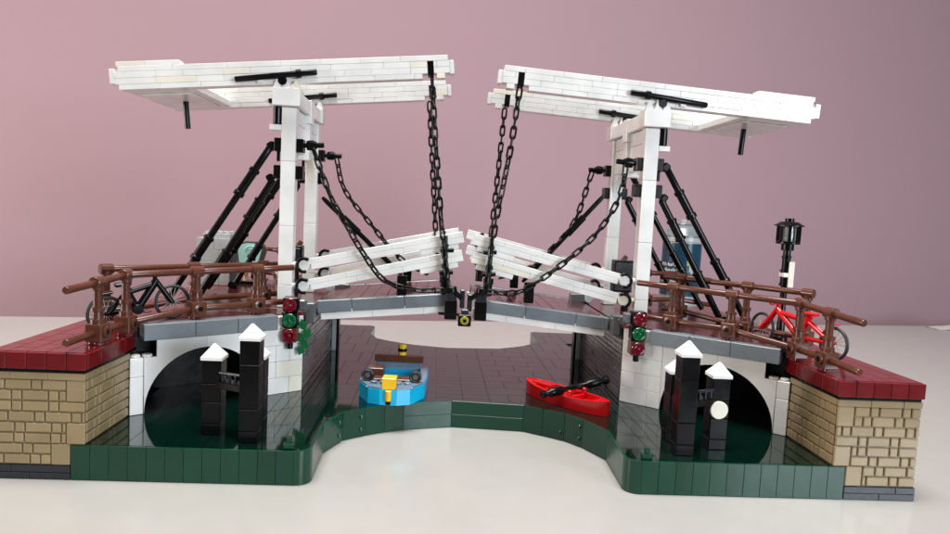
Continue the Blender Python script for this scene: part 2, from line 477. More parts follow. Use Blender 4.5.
    rr = random.Random(3+sg)
    cutsets = [[0, .95, 2.84], [0, 1.9, 2.84], [0, .95, 1.9, 2.84], [0, 1.4, 2.84]]
    for r in range(4):
        cs = cutsets[(r+(sg > 0)) % 4]
        for a, b in zip(cs, cs[1:]):
            wbox('wall_brick', ab, sg, 'white', a+.008, b-.008, -.9, .0, 1.81+1.075*r, 1.81+1.075*(r+1)-.014, .025)
    wbox('wall_brick', ab, sg, 'white', .01, 1.85, -.9, -.02, 6.11, 6.92, .025)
    wbox('cap_plate', ab, sg, 'darkred', .02, 1.2, -.85, .06, 6.93, 7.12, .02)
    # barrel behind the arch
    def barrel(bm):
        arc = [(CS+(CR-.015)*math.cos(R(180*k/24)), CZ+(CR-.015)*math.sin(R(180*k/24))) for k in range(25)]
        arc2 = [(CS+(CR+.14)*math.cos(R(180*k/24)), CZ+(CR+.14)*math.sin(R(180*k/24))) for k in range(25)]
        prism_bm(bm, [(arc[0][0], WZ+.01)]+arc+[(arc[-1][0], WZ+.01)] + [(arc2[-1][0], WZ+.01)]+arc2[::-1]+[(arc2[0][0], WZ+.01)], -5.2, -.05, lambda s, z, d: WP(sg, s, d, z))
    mesh_part('arch_barrel', ab, 'black', barrel)
    wbox('arch_back', ab, sg, 'black', 2.5, 10.3, -5.5, -5.21, WZ+.01, 5.9, 0)
    # grey ledge along the top of the arch wall
    cs = [1.95, 4.6, 7.2, 10.1]
    for a, b in zip(cs, cs[1:]):
        wbox('ledge_tile', ab, sg, 'greyblue', a+.01, b-.01, -.75, .28, 6.12, 7.06, .03)
    # road deck behind it
    RP = [(19.30, 5.62), (11.2, 12.1), (10.9, 12.3), (10.9, 25.7), (11.2, 25.9), (19.30, 32.4)]
    RP = [(sg*x, y) for x, y in RP]
    mesh_part('road_slab', ab, 'black', lambda bm: prism_bm(bm, RP, 6.0, 6.78))
    rl = []
    for i in range(5):
        for j in range(8):
            x0 = 10.8+1.8*i; y0 = 4.6+3.6*j-(1.8 if i % 2 else 0)
            rl.append((min(sg*x0, sg*(x0+1.8)), max(sg*x0, sg*(x0+1.8)), y0, y0+3.6))
    tiles(ab, 'paving_tile', 'deckred', RP, rl, 6.8, 7.0)
    mesh_part('rear_wall', ab, 'white', lambda bm: prism_bm(bm, [(sg*10.9, 25.8), (sg*19.3, 32.5), (sg*19.3, 33.2), (sg*10.9, 26.5)], WZ, 6.1))
    # --- dark stone side wall to the channel: long courses
    rr = random.Random(9+sg)
    z = WZ+.01; r = 0
    while z < 6.0:
        h = .35; y = 11.9 - rr.uniform(0, 3)
        while y < 25.9:
            L = rr.choice([3.6, 5.4, 7.2]); y0, y1 = max(y, 11.95), min(y+L, 25.9)
            off = rr.choice([0, 0, .03, .05])
            if y1-y0 > .2: box('stone', ab, 'darkgrey', (sg*(10.86+off), y0+.012, z+.012), (sg*11.5, y1-.012, z+h-.012), .03)
            y += L
        z += h
    box('hinge_beam', ab, 'black', (sg*10.9, 12.4, 6.02), (sg*11.4, 25.6, 6.6), .03)
    # rear corner post of the channel wall
    box('corner_post', ab, 'black', (sg*10.3, 25.0, WZ), (sg*10.85, 25.9, 6.5), .03)
    box('corner_strip', ab, 'lightgrey', (sg*10.5, 24.8, WZ), (sg*10.85, 24.99, 6.3), .02)
    # dark grey hinge blocks beside the leaf
    for y in (12.6, 24.4):
        box('hinge_block', ab, 'darkgrey', (sg*10.35, y, 6.2), (sg*10.95, y+.9, 7.6), .05)
        cyl('hinge_pin', ab, 'darkgrey', (sg*11.0, y-.12, 7.3), (sg*11.0, y+1.0, 7.3), .32)
    cyl('hinge_pin', ab, 'lightgrey', (sg*10.7, 22.2, 7.55), (sg*10.7, 23.0, 7.55), .34)
    box('hinge_block', ab, 'darkgrey', (sg*9.2, 22.2, 7.2), (sg*10.4, 23.0, 7.9), .05)

# green leaf growing at the pier corner
pl = thing('plant', 'small bright green plastic leaf sprig on the pier corner', 'plant', (-10.75, 11.2, 4.6))
def leaf(bm, x, z, a, s):
    pts = [(0, 0), (.28, .12), (.42, .42), (.26, .62), (.05, .95), (-.18, .66), (-.4, .45), (-.22, .15)]
    M = Matrix.Rotation(a, 2)
    prism_bm(bm, [tuple((M @ Vector(p))*s) for p in pts], 0, .08, lambda u, v, d: (x+u, 11.42-.1*k-d, z+v))
for k, (x, z, a, s) in enumerate(((-10.78, 6.0, .25, .75), (-10.7, 5.45, -.5, .8), (-10.82, 5.2, .5, .8), (-10.72, 4.75, -.2, .75), (-10.75, 4.95, 2.8, .7))):
    mesh_part('leaf', pl, 'leafgreen', lambda bm: leaf(bm, x, z, a, s))
cyl('stem', pl, 'leafgreen', (-10.72, 11.45, 4.3), (-10.72, 11.45, 6.2), .07, 8)

# ------------------------------------------------------------------ portals
def stay(parent, p0, p1):
    prof = [(0, 0.159), (.01, 0.244), (.16, 0.244), (.163, 0.366), (.18, 0.378), (.185, 0.305), (.3, 0.305), (.305, 0.378), (.325, 0.378), (.33, 0.232), (.58, 0.232), (.585, 0.366), (.6, 0.366), (.605, 0.305), (.70, 0.305), (.705, 0.378), (.725, 0.378), (.73, 0.232), (.97, 0.232), (1, 0.207)]
    rod('stay', parent, 'black', p0, p1, prof, 14)
for sg in (-1, 1):
    po = thing('portal_frame', 'white lifting portal with black diagonal stays beside the %s' % SN[sg], 'portal', (sg*12.7, 19, 7.0))
    xa, xb = 12.2, 13.18
    for y0 in (14.0, 23.0):
        cuts = [7.02, 8.6, 12.75, 17.2, 20.88]
        pp = thing_part = None
        for a, b in zip(cuts, cuts[1:]):
            box('post_block', po, 'white', (sg*xa, y0, a+.008), (sg*xb, y0+1, b-.008), .03)
        # black clamps
        for zc in (18.32, 16.45):
            box('clamp', po, 'black', (sg*11.72, y0+.22, zc-.46), (sg*13.72, y0+1.1, zc+.46), .05)
        # inward pin carrying the swag chain
        zc = 18.36
        rod('pin', po, 'black', (sg*11.74, y0+.6, zc), (sg*10.35, y0+.6, zc+(.1 if y0 < 20 else .0)), [(0, .16), (.12, .16), (.15, .32), (.3, .36), (.5, .36), (.53, .28), (.62, .28), (.64, .19), (.97, .19), (1, .14)])
        # diagonal stays
        put('stay_joint', box_mesh(.55, .5, .62, 'black', .1), po, (sg*13.95, y0+.6, 18.2), Matrix.Rotation(sg*R(32), 3, 'Y'))
        stay(po, (sg*13.85, y0+.6, 18.45), (sg*21.05, y0+.6, 6.9))
        put('stay_joint', box_mesh(.5, .5, .55, 'black', .1), po, (sg*13.98, y0+.6, 16.0), Matrix.Rotation(sg*R(32), 3, 'Y'))
        stay(po, (sg*13.8, y0+.62, 15.9), (sg*19.0, y0+.62, 7.1))
        cyl('foot_clip', po, 'black', (sg*18.95, y0+.2, 7.3), (sg*18.95, y0+1.1, 7.3), .34)
    # cap beam
    box('cap_block', po, 'white', (sg*11.9, 13.5, 20.9), (sg*13.75, 15.1, 22.1), .04)
    box('cap_block', po, 'white', (sg*11.9, 22.9, 20.9), (sg*13.75, 24.5, 22.1), .04)
    for a, b in ((15.1, 18.4), (19.6, 22.9)):
        box('cap_board', po, 'white', (sg*12.05, a+.01, 20.95), (sg*13.6, b-.01, 21.95), .03)
    box('cap_board', po, 'white', (sg*11.98, 18.4, 20.3), (sg*13.65, 19.6, 22.05), .03)
    # apron below the cap, with a mid batten and curved corner brackets
    for r, (za, zb) in enumerate(((19.9, 20.89), (18.9, 19.89), (18.0, 18.89))):
        cs = [15.02, 17.5+.6*(r % 2), 20.2+.5*(r % 2), 22.98]
        for a, b in zip(cs, cs[1:]): box('apron_board', po, 'white', (sg*12.4, a+.008, za+.008), (sg*13.0, b-.008, zb-.008), .025)
    box('batten', po, 'white', (sg*12.1, 18.55, 17.6), (sg*13.3, 19.45, 20.3), .03)
    for y0, dy in ((15.02, 1), (22.98, -1)):
        def brk(bm):
            pts = [(0, 18.0), (2.6, 18.0)] + [(2.6-2.6*math.sin(R(90*k/8))+0.0, 18.0-1.9*(1-math.cos(R(90*k/8)))) for k in range(1, 9)]
            prism_bm(bm, [(y0+dy*u, z) for u, z in pts], sg*12.42, sg*12.98, lambda y, z, x: (x, y, z))
        mesh_part('curved_bracket', po, 'white', brk)
    # pivot teeth and black cheeks on the cap
    for yb in (14.3, 23.7):
        for dx in (-.62, 0, .62):
            def tooth(bm):
                prism_bm(bm, [(sg*12.8+dx-.28, 22.1), (sg*12.8+dx+.28, 22.1), (sg*12.8+dx+.1, 22.62), (sg*12.8+dx-.1, 22.62)], yb-.75, yb-.5, lambda x, z, y: (x, y, z))
            mesh_part('pivot_tooth', po, 'white', tooth)
        cyl('pivot_pin', po, 'black', (sg*13.1, yb-.82, 22.55), (sg*13.1, yb-.3, 22.55), .3)
    # black spring cylinder on the outer side of each post
    for y0 in (14.4, 23.4):
        cyl('spring', po, 'black', (sg*13.55, y0, 19.7), (sg*13.55, y0, 20.9), .3)
        cyl('spring_rod', po, 'black', (sg*13.25, y0, 19.5), (sg*13.25, y0, 20.9), .14)
        box('spring_plate', po, 'white', (sg*13.19, y0-.4, 19.28), (sg*14.0, y0+.4, 19.66), .03)
        cyl('tie_rod', po, 'black', (sg*13.5, y0+.3, 17.2), (sg*13.5, y0+.3, 17.9), .12)
    # rear strut down to the leaf
    p1 = (-4.98, 23.3, 8.73) if sg < 0 else (5.2, 23.3, 8.6)
    rod('strut', po, 'black', (sg*11.8, 23.4, 14.9 if sg < 0 else 16.3), p1, [(0, .14), (.05, .2), (.25, .2), (.255, .3), (.45, .3), (.455, .2), (.95, .2), (1, .12)], 12)

# ------------------------------------------------------------------ balance beams
TILT = {-1: 5.5, 1: 3.2}
for sg in (-1, 1):
    be = thing('balance_beam', 'white twin balance beam with counterweight slab above the %s' % SN[sg], 'balance beam', (sg*12.7, 19, 22.42), Matrix.Rotation(sg*R(TILT[sg]), 3, 'Y'))
    X = lambda a: -sg*a
    for yc in (-4.7, 4.7):
        rr = random.Random(int(yc*10)+sg)
        y0, y1 = yc-.47, yc+.47
        rows = [(0, .34, -11.3, 10.6), (.35, .76, -11.55, 10.95), (.77, 1.18, -11.55, 10.95), (1.19, 1.55, -11.3, 10.85)]
        for ri, (za, zb, a0, a1) in enumerate(rows):
            segs = []
            a = a0
            while a < a1-.02:
                L = rr.choice([1.8, 2.7, 2.7, 3.6]); b = min(a+L, a1)
                if a1-b < .7: b = a1
                segs.append((a, b)); a = b
            cutlo, cuthi = (9.05, 10.05) if ri == 0 else (9.42, 9.86)
            for a, b in segs:
                for p, q in (((a, min(b, cutlo)), (max(a, cuthi), b)) if ri < 3 else ((a, b),)):
                    if q-p > .05: box('beam_brick', be, 'white', (X(p+.006), y0+rr.uniform(0, .012), za), (X(q-.006), y1, zb), .02, True)
        a = -11.4
        for L in (1.9, 2.3):
            box('beam_brick', be, 'white', (X(a), y0+.02, 1.555), (X(a+L-.012), y1, 1.86), .02, True); a += L
        box('slot_insert', be, 'black', (X(9.43), y0+.05, .2), (X(9.85), y1-.05, 1.18), .02, True)
        box('end_cap', be, 'white', (X(10.955), y0+.05, .28), (X(11.25), y1-.05, 1.2), .03, True)
        box('end_cap', be, 'white', (X(-11.9), y0+.05, .42), (X(-11.555), y1-.05, 1.42), .03, True)
        # axle rod lying along the beam
        th = R(3.0)*sg
        m = lathe_mesh([(.16, -2.75), (.2, -2.7), (.2, -1.7), (.29, -1.68), (.29, -1.35), (.2, -1.33), (.2, 2.7), (.16, 2.75)], 'black', 12)
        put('axle', m, be, (X(-.8), y0-.22, .52), Matrix.Rotation(sg*R(90)+th, 3, 'Y'), True)
        for aa in (-1.9, -.2):
            box('axle_clip', be, 'white', (X(aa-.2), y0-.2, .1), (X(aa+.2), y0, .4), .03, True)
    # counterweight slab
    yy = [-4.22, -1.4, 1.4, 4.22]
    for a, b in zip(yy, yy[1:]):
        box('slab_plate', be, 'white', (X(-11.2), a+.008, .02), (X(-6.6), b-.008, .5), .03, True)
    box('slab_plate', be, 'white', (X(-10.6), -3.2, -.1), (X(-7.2), 3.2, .015), .03, True)
    cyl('weight_pin', be, 'black', (X(-8.75), 0, -.1), (X(-8.75), 0, -2.1), .2, local=True)

# ------------------------------------------------------------------ lifting leaves
HZ = {-1: 7.62, 1: 7.22}; LT = {-1: 5.6, 1: 5.8}
def bar_between(parent, name, mat, p, q, h, w, off=0, bev=.025):
    p, q = Vector(p), Vector(q); d = q-p; ang = -math.atan2(d.z, d.x)
    rot = Matrix.Rotation(ang, 3, 'Y')
    c = (p+q)/2 + rot @ Vector((0, 0, off if d.x >= 0 else -off))
    return put(name, box_mesh(round(d.length, 3), w, h, mat, bev), parent, c, rot)
for sg in (-1, 1):
    le = thing('bridge_leaf', 'raised bridge leaf with dark planks and white handrails on the %s side' % SN[sg], 'bridge leaf', (sg*10.5, 19, HZ[sg]), Matrix.Rotation(sg*R(LT[sg]), 3, 'Y'))
    X = lambda a: -sg*a
    for y0, y1 in ((-5.3, -4.4), (4.4, 5.3)):
        cs = [.1, 2.5, 6.2, 9.7]
        for a, b in zip(cs, cs[1:]):
            box('edge_beam', le, 'greyblue', (X(a+.008), y0, -.9), (X(b-.008), y1, 0), .05, True)
        cs = [.0, 3.6, 7.2, 9.6]
        for a, b in zip(cs, cs[1:]):
            box('fascia', le, 'white', (X(a+.3+.006), y0+.06, -1.36), (X(b+.3-.006), y1-.06, -.91), .02, True)
        box('fascia', le, 'white', (X(1.4), y0+.03, -.905), (X(9.9), y1-.03, -.72), .02, True)
    for k in range(10):
        box('deck_plank', le, 'deckred', (X(.1+k*.96+.012), -4.38, -.22), (X(.1+(k+1)*.96-.012), 4.38, -.05+random.uniform(-.01, .01)), .025, True)
    box('under_plate', le, 'white', (X(.4), -4.3, -1.2), (X(9.6), 4.3, -.24), .03, True)
    # handrails
    dz = 0 if sg < 0 else -.1
    for yr in (14.3, 23.7):
        for zi, (z0, z1) in enumerate(((8.57+dz*.5, 11.25+dz), (10.05+dz, 12.55+dz))):
            h = Vector((sg*11.4, yr, z0)); e = Vector((sg*.35, yr, z1)); d = e-h
            f = lambda t: h + d*t
            rr = random.Random(int(yr*7)+zi+sg)
            for off, cuts in ((.2, [.02, .27, .55, .8, 1.0]), (-.2, [.04, .33, .62, 1.0])):
                for a, b in zip(cuts, cuts[1:]):
                    sgn = off*(1 if d.x > 0 else 1)
                    p, q = f(a+.0005), f(b-.0005)
                    if p.x > q.x: p, q = q, p
                    bar_between(le, 'rail_brick', 'white', p, q, .392, .42+rr.uniform(0, .02), off)
            p, q = f(.72), f(.96)
            if p.x > q.x: p, q = q, p
            bar_between(le, 'rail_brick', 'white', p, q, .37, .40, -.59)
            # white round end held in a black clip
            cyl('rail_end', le, 'white', (h.x, yr-.24, h.z), (h.x, yr+.24, h.z), .40)
            ring = [(h.x + sg*.47*math.cos(R(a)), yr-.25, h.z+.47*math.sin(R(a))) for a in range(-110, 135, 14)]
            mesh_part('clip', le, 'black', lambda bm: torus_bm(bm, ring, .12, 8, False), 60)
            cyl('clip_pin', le, 'white', (h.x+sg*.5, yr, h.z), (sg*12.25, yr, h.z), .2)
        # stanchion between deck and rails
        q = f(.62)
        box('stanchion', le, 'black', (q.x-.35, yr-.1, 8.0), (q.x+.35, yr+.25, q.z-2.0), .05)
        # black hanger post at the tip
        x = sg*1.5; yb = yr-.75 if yr < 19 else yr-.3
        rod('hanger_rod', le, 'black', (x, yb, 8.5), (sg*1.62, yb, 12.6), [(0, .3), (.2, .3), (.21, .36), (.3, .36), (.31, .17), (.44, .17), (.45, .25), (.52, .25), (.53, .17), (.8, .17), (.81, .24), (.85, .24), (.86, .17), (1, .15)], 12)
        for zc in (10.0, 11.55):
            cyl('hanger_clip', le, 'black', (x-.45, yb-.05, zc), (x+.5, yb+.05, zc+.05), .16)
        if yr < 19:
            box('tip_block', le, 'black', (sg*.62, 12.95, 6.8), (sg*1.46, 13.7, 8.1), .04)
            box('tip_block', le, 'navy', (sg*.66, 12.9, 8.1), (sg*1.42, 13.72, 8.75), .04)
            cyl('tip_stud', le, 'black', (sg*1.04, 13.0, 8.7), (sg*1.1, 13.0, 9.1), .4)
            box('tip_latch', le, 'navy', (sg*.1, 13.1, 7.5-.1*sg), (sg*.42, 13.6, 8.75-.15*sg), .05)
            cyl('tip_latch', le, 'black', (sg*.3, 12.9, 8.3), (sg*1.0, 12.95, 8.9), .17)
lk = thing('center_lock', 'small dark block with a yellow-green round tile hanging between the leaf tips', 'lock block', (-.05, 13, 6.35))
box('block', lk, 'black', (-.5, 12.75, 6.38), (.4, 13.4, 7.2), .05)
cyl('round_tile', lk, 'lime', (-.05, 12.76, 6.8), (-.05, 12.68, 6.8), .3)
cyl('round_tile_centre', lk, 'black', (-.05, 12.70, 6.8), (-.05, 12.66, 6.8), .13)
box('bracket', lk, 'navy', (-.3, 12.9, 7.2), (.2, 13.3, 7.55), .05)
rod('bar', lk, 'black', (-1.9, 13.0, 7.2), (-.4, 13.0, 7.15), [(0, .1), (1, .1)], 8)

# ------------------------------------------------------------------ chains
def link_mesh(mat='chainblack'):
    key = ('link', mat)
    if key not in CACHE:
        pts = Ring(); a, b = .168, .29
        for k in range(5): pts.append((a*math.cos(R(k*45)), 0, b+a*math.sin(R(k*45))))
        for k in range(5): pts.append((a*math.cos(R(180+k*45)), 0, -b+a*math.sin(R(180+k*45))))
        pts.nrm = Vector((0, 1, 0))
        bm = bmesh.new(); torus_bm(bm, pts, .076, 6)
        CACHE[key] = finish(bm, mat, key, 60)
    return CACHE[key]
def catmull(P, n=14):
    P = [Vector(p) for p in P]; Q = [P[0]*2-P[1]] + P + [P[-1]*2-P[-2]]; out = []
    for i in range(1, len(Q)-2):
        for k in range(n):
            t = k/n; a, b, c, d = Q[i-1:i+3]
            out.append(.5*((2*b)+(c-a)*t+(2*a-5*b+4*c-d)*t*t+(3*b-a-3*c+d)*t**3))
    out.append(P[-1]); return out
def chain(label, P, pitch=.70, seed=0):
    pts = catmull(P); rr = random.Random(seed)
    c = thing('chain', label, 'chain', pts[-1], group=None)
    acc = 0; target = pitch*.3; k = 0; base_roll = rr.uniform(15, 40)
    for a, b in zip(pts, pts[1:]):
        L = (b-a).length
        while acc+L >= target:
            p = a.lerp(b, (target-acc)/L); t = (b-a).normalized()
            q = t.to_track_quat('Z', 'X').to_matrix() @ Matrix.Rotation(R(base_roll+(90 if k % 2 else 0)+rr.uniform(-14, 14)), 3, 'Z')
            put('link', link_mesh(), c, p, q); k += 1; target += pitch
        acc += L
    return c
yf, yb = 13.75, 23.5
chain('long black chain hanging straight from beam tip, signal lamp face, black bicycle side', [(-3.05, yf+.5, 23.35), (-2.55, yf, 18.49), (-1.99, yf, 13.67), (-1.25, yf-.75, 8.9)], seed=1)
chain('long black chain hanging straight from beam tip, signal lamp face, red bicycle side', [(3.08, yf+.5, 22.95), (2.6, yf, 18.77), (1.87, yf, 13.85), (1.3, yf-.75, 8.9)], seed=2)
chain('long black chain hanging straight from the rear beam tip, black bicycle side', [(-3.3, yb, 23.0), (-2.75, yb, 17), (-2.14, yb, 10.98), (-1.7, yb, 9.2)], seed=3)
chain('long black chain hanging straight from the rear beam tip, red bicycle side', [(2.95, yb, 22.8), (2.54, yb, 15.41), (2.29, yb, 12.03), (1.9, yb, 9.2)], seed=4)
chain('sagging black chain from portal pin to leaf tip, signal lamp face, black bicycle side', [(-11.0, 14.4, 18.0), (-9.73, 13.9, 15.02), (-8.64, 13.8, 13.2), (-7.18, 13.6, 10.97), (-5.72, 13.5, 9.3), (-3.59, 13.3, 8.75), (-1.3, 13.1, 8.85)], seed=5)
chain('sagging black chain from portal pin to leaf tip, signal lamp face, red bicycle side', [(11.0, 14.4, 18.0), (10.75, 14.1, 16.4), (9.96, 13.9, 14.6), (8.64, 13.8, 12.76), (6.6, 13.6, 10.89), (4.54, 13.4, 9.36), (3.2, 13.3, 8.8), (1.3, 13.1, 8.85)], seed=6)
chain('sagging black chain from the rear portal pin, black bicycle side', [(-10.75, 23.55, 18.1), (-9.98, 23.4, 15.61), (-7.65, 23.2, 12.81), (-5.2, 23.0, 10.2), (-3.0, 23, 9.0)], seed=7)
chain('sagging black chain from the rear portal pin, red bicycle side', [(10.6, 23.55, 18.0), (9.43, 23.4, 14.06), (7.85, 23.2, 11.86), (5.4, 23, 9.6), (3.4, 23, 8.9)], seed=8)

# ------------------------------------------------------------------ brown railings
def railing(label, pts, zb, zt, ends, studs=()):
    """pts: posts (x,y); zb base height per post; zt top-rail height per post; ends: free rail ends (x,y,ztop)"""
    r = thing('railing', label, 'railing', (pts[0][0], pts[0][1], zb[0]))
    tops = []; lows = []
    for i, ((x, y), b, t) in enumerate(zip(pts, zb, zt)):
        j = min(i, len(pts)-2); dd = Vector(pts[j+1])-Vector(pts[j]); ang = math.atan2(dd.y, dd.x)
        rot = Matrix.Rotation(ang, 3, 'Z')
        put('base_block', box_mesh(.92, .88, .95, 'brown', .05), r, (x, y, b+.62), rot)
        n = Vector((dd.y, -dd.x)).normalized()
        if n.y > 0: n = -n
        fx, fy = x+n.x*.45, y+n.y*.45
        rod('pin_hole', r, 'brown', (fx, fy, b+.66), (fx+n.x*.1, fy+n.y*.1, b+.66), [(0, .33), (.8, .33), (1, .28)], 16)
        cyl('pin_socket', r, 'black', (fx+n.x*.06, fy+n.y*.06, b+.66), (fx+n.x*.108, fy+n.y*.108, b+.66), .17, 14)
        cyl('peg', r, 'clearred', (x-.2, y, b), (x-.2, y, b+.2), .26, 14)
        rod('upright', r, 'brown', (x, y, b+1.05), (x, y, t), [(0, .36), (.12, .36), (.14, .28), (.3, .26), (.32, .34), (.4, .34), (.42, .22), (.8, .22), (.82, .3), (1, .3)], 14)
        tops.append(Vector((x, y, t))); lows.append(Vector((x, y, b+.66)))
        a = Vector((math.cos(ang), math.sin(ang), 0))
        cyl('collar', r, 'brown', tops[-1]-a*.38, tops[-1]+a*.38, .32, 14)
    e0 = Vector(ends[0]) if ends[0] else None; e1 = Vector(ends[1]) if ends[1] else None
    pr = [(0, .17), (.02, .2), (.98, .2), (1, .17)]
    T = ([e0] if e0 else []) + tops + ([e1] if e1 else [])
    for a, b in zip(T, T[1:]): rod('top_rail', r, 'brown', a, b, pr, 12)
    dz0 = Vector((0, 0, lows[0].z-tops[0].z)); dz1 = Vector((0, 0, lows[-1].z-tops[-1].z))
    Lw = ([e0+dz0*.98] if e0 else []) + lows + ([e1+dz1] if e1 else [])
    for a, b in zip(Lw, Lw[1:]): rod('lower_rail', r, 'brown', a, b, pr, 12)
    return r
for sg in (-1, 1):
    P = [(13.7, 10.4), (16.6, 7.8), (19.5, 4.9), (19.75, 2.2)]
    railing('brown railing above the grey ledge and arch, between mooring piles and the %s' % SN[sg],
            [(sg*x, y) for x, y in P], [7.06, 7.06, 6.5, 6.5], [10.0, 9.95, 9.9, 9.75],
            [(sg*11.7, 12.0, 10.05), (sg*20.1, -.3, 9.6)])
    P = [(22.2, 8.4), (18.3, 12.2), (14.6, 15.7)] if sg < 0 else [(22.3, 9.2), (19.8, 12.6), (16.4, 16.4)]
    zt = 9.8 if sg < 0 else 10.1
    railing('low brown railing running behind the %s' % SN[sg], [(sg*x, y) for x, y in P], [6.5 if P[0][0] > 19.3 else 7.0, 6.98 if P[1][0] < 19.3 else 6.5, 7.0], [zt]*3, [None, (sg*(P[2][0]-1.0), P[2][1]+1, zt)])
railing('brown railing at the rear beside the pale aqua panel', [(-13.5, 27.6), (-16.5, 29.9)], [7.0]*2, [9.9]*2, [(-11.4, 26.6, 9.9), (-18.3, 31.2, 9.9)])
railing('brown railing at the rear in front of the advertising column', [(15.6, 22.4), (18.8, 23.6)], [7.0]*2, [9.95, 9.8], [(14.4, 22.0, 9.95), (22.0, 24.2, 9.35)])

# ------------------------------------------------------------------ mooring piles
for sg in (-1, 1):
    W = 'with a white disc' if sg > 0 else 'without a disc'
    d = thing('mooring_dolphin', 'group of three black mooring piles with white pyramid caps, %s' % W, 'mooring piles', (sg*12.5, 2, WZ))
    T = [(11.6, 1.5, 7.2), (13.85, 2.6, 5.85), (11.85, 3.7, 5.75)]
    for i, (x, y, zt) in enumerate(T):
        cs = [WZ, WZ+.6, 3.6, zt-1.25, zt]
        for a, b in zip(cs, cs[1:]):
            box('pile_block', d, 'black', (sg*x-.5, y-.5, a+.006), (sg*x+.5, y+.5, b-.006), .035)
        def pyr(bm):
            c = [bm.verts.new((sg*x+a*.56, y+b*.56, zt)) for a, b in ((-1, -1), (1, -1), (1, 1), (-1, 1))]
            e = [bm.verts.new((sg*x+a*.56, y+b*.56, zt+.16)) for a, b in ((-1, -1), (1, -1), (1, 1), (-1, 1))]
            t = [bm.verts.new((sg*x+a*.05, y+b*.05, zt+.82)) for a, b in ((-1, -1), (1, -1), (1, 1), (-1, 1))]
            for k in range(4):
                bm.faces.new((c[k], c[(k+1) % 4], e[(k+1) % 4], e[k])); bm.faces.new((e[k], e[(k+1) % 4], t[(k+1) % 4], t[k]))
            bm.faces.new(c); bm.faces.new(t)
        mesh_part('pyramid_cap', d, 'white', pyr)
    for (i, j, z0) in ((0, 1, 4.55), (0, 2, 4.4)):
        a, b = Vector(T[i][:2]), Vector(T[j][:2]); a.x *= sg; b.x *= sg; v = b-a
        c = (a+b)/2
        put('cross_beam', box_mesh(round(v.length-.7, 2), .7, .4, 'black', .03), d, (c.x, c.y, z0), Matrix.Rotation(math.atan2(v.y, v.x), 3, 'Z'))
    a, b = Vector((sg*12.1, 1.6, 5.15)), Vector((sg*13.4, 2.3, 5.1)); 
    for t in (.25, .55, .85):
        p = a.lerp(b, t); box('clip', d, 'navy', (p.x-.07, p.y-.3, 4.76), (p.x+.07, p.y-.05, 5.2), .03)
    rod('clip_bar', d, 'navy', a+Vector((0, -.2, .1)), b+Vector((0, -.2, .1)), [(0, .09), (1, .09)], 8)
    if sg > 0:
        cyl('disc', d, 'white', (13.75, 2.09, 4.1), (13.75, 1.93, 4.1), .5, 28)
        cyl('disc_pin', d, 'white', (13.75, 2.12, 4.1), (13.75, 2.06, 4.1), .2)

# ------------------------------------------------------------------ traffic lights
for sg in (-1, 1):
    x, y = sg*11.5, 10.35
    t = thing('traffic_light', 'red over green over red signal lamp stack on the pier next to the %s' % SN[sg], 'traffic light', (x, y, 5.2))
    for k, (z, m) in enumerate(((7.78, 'clearred'), (6.78, 'cleargreen'), (5.78, 'clearred'))):
        box('housing', t, 'black' if k != 2 else 'woodbrown', (x-.47, y-.1, z-.48), (x+.47, y+.75, z+.48), .06)
        rod('lens', t, m, (x, y-.08, z), (x, y-.36, z), [(0, .44), (.6, .46), (.75, .42), (.8, .3), (.55, .26), (.5, .12), (.9, .1), (1, .06)], 20)
        cyl('lens_back', t, {'clearred': 'darkred', 'cleargreen': 'green'}[m], (x, y-.09, z), (x, y-.12, z), .43, 20)
    cyl('lower_pin', t, 'black', (x, y+.2, 4.85), (x, y+.2, 5.3), .2)
    box('bracket', t, 'darkgrey', (x-sg*.5, y+.1, 7.4), (x-sg*.95, y+.8, 8.1), .08)

# ------------------------------------------------------------------ blue motor boat
bo = thing('motor_boat', 'bright azure boat with yellow bow block and tyre fenders on the green water', 'boat', (-4.7, 12, WZ), Matrix.Rotation(R(-3), 3, 'Z'))
def hull_pts(k=1.0, d=0):
    h = [(-1.35, -3.0), (-.55, -3.35), (.55, -3.35), (1.35, -3.0), (2.15, -1.4), (2.2, 0), (2.15, 3.4), (-2.15, 3.4), (-2.2, 0), (-2.15, -1.4)]
    return [(x*k, (y)*k+d) for x, y in h]
def local_mesh(name, parent, mat, fn, smooth=0):
    bm = bmesh.new(); fn(bm); me = finish(bm, mat, (name,), smooth)
    return put(name, me, parent, (0, 0, 0), None, True)
def ring_prism(bm, o, i, z0, z1):
    n = len(o)
    A = [[bm.verts.new((x, y, z)) for x, y in p] for p, z in ((o, z0), (o, z1), (i, z1), (i, z0))]
    for k in range(4):
        a, b = A[k], A[(k+1) % 4]
        for q in range(n): bm.faces.new((a[q], a[(q+1) % n], b[(q+1) % n], b[q]))
local_mesh('hull', bo, 'azure', lambda bm: ring_prism(bm, hull_pts(), hull_pts(.8), .02, 1.0))
local_mesh('floor', bo, 'slateblue', lambda bm: prism_bm(bm, hull_pts(.81), .03, .45))
local_mesh('gunwale', bo, 'slateblue', lambda bm: ring_prism(bm, hull_pts(.985), hull_pts(.76), 1.005, 1.12))
box('bow_slot', bo, 'black', (-.16, -3.38, .04), (.16, -3.2, .95), .02, True)
cyl('bow_post', bo, 'yellow', (0, -3.42, .32), (0, -3.42, 1.0), .2, local=True)
box('bow_block', bo, 'yellow', (-.45, -3.3, 1.0), (.45, -2.3, 1.75), .04, True)
box('bow_plate', bo, 'slateblue', (-1.5, -2.9, 1.0), (1.5, -1.6, 1.1), .02, True)
for x in (-1.1, -.5, .5, 1.1):
    cyl('stud', bo, 'slateblue', (x, -2.1, 1.1), (x, -2.1, 1.26), .24, local=True)
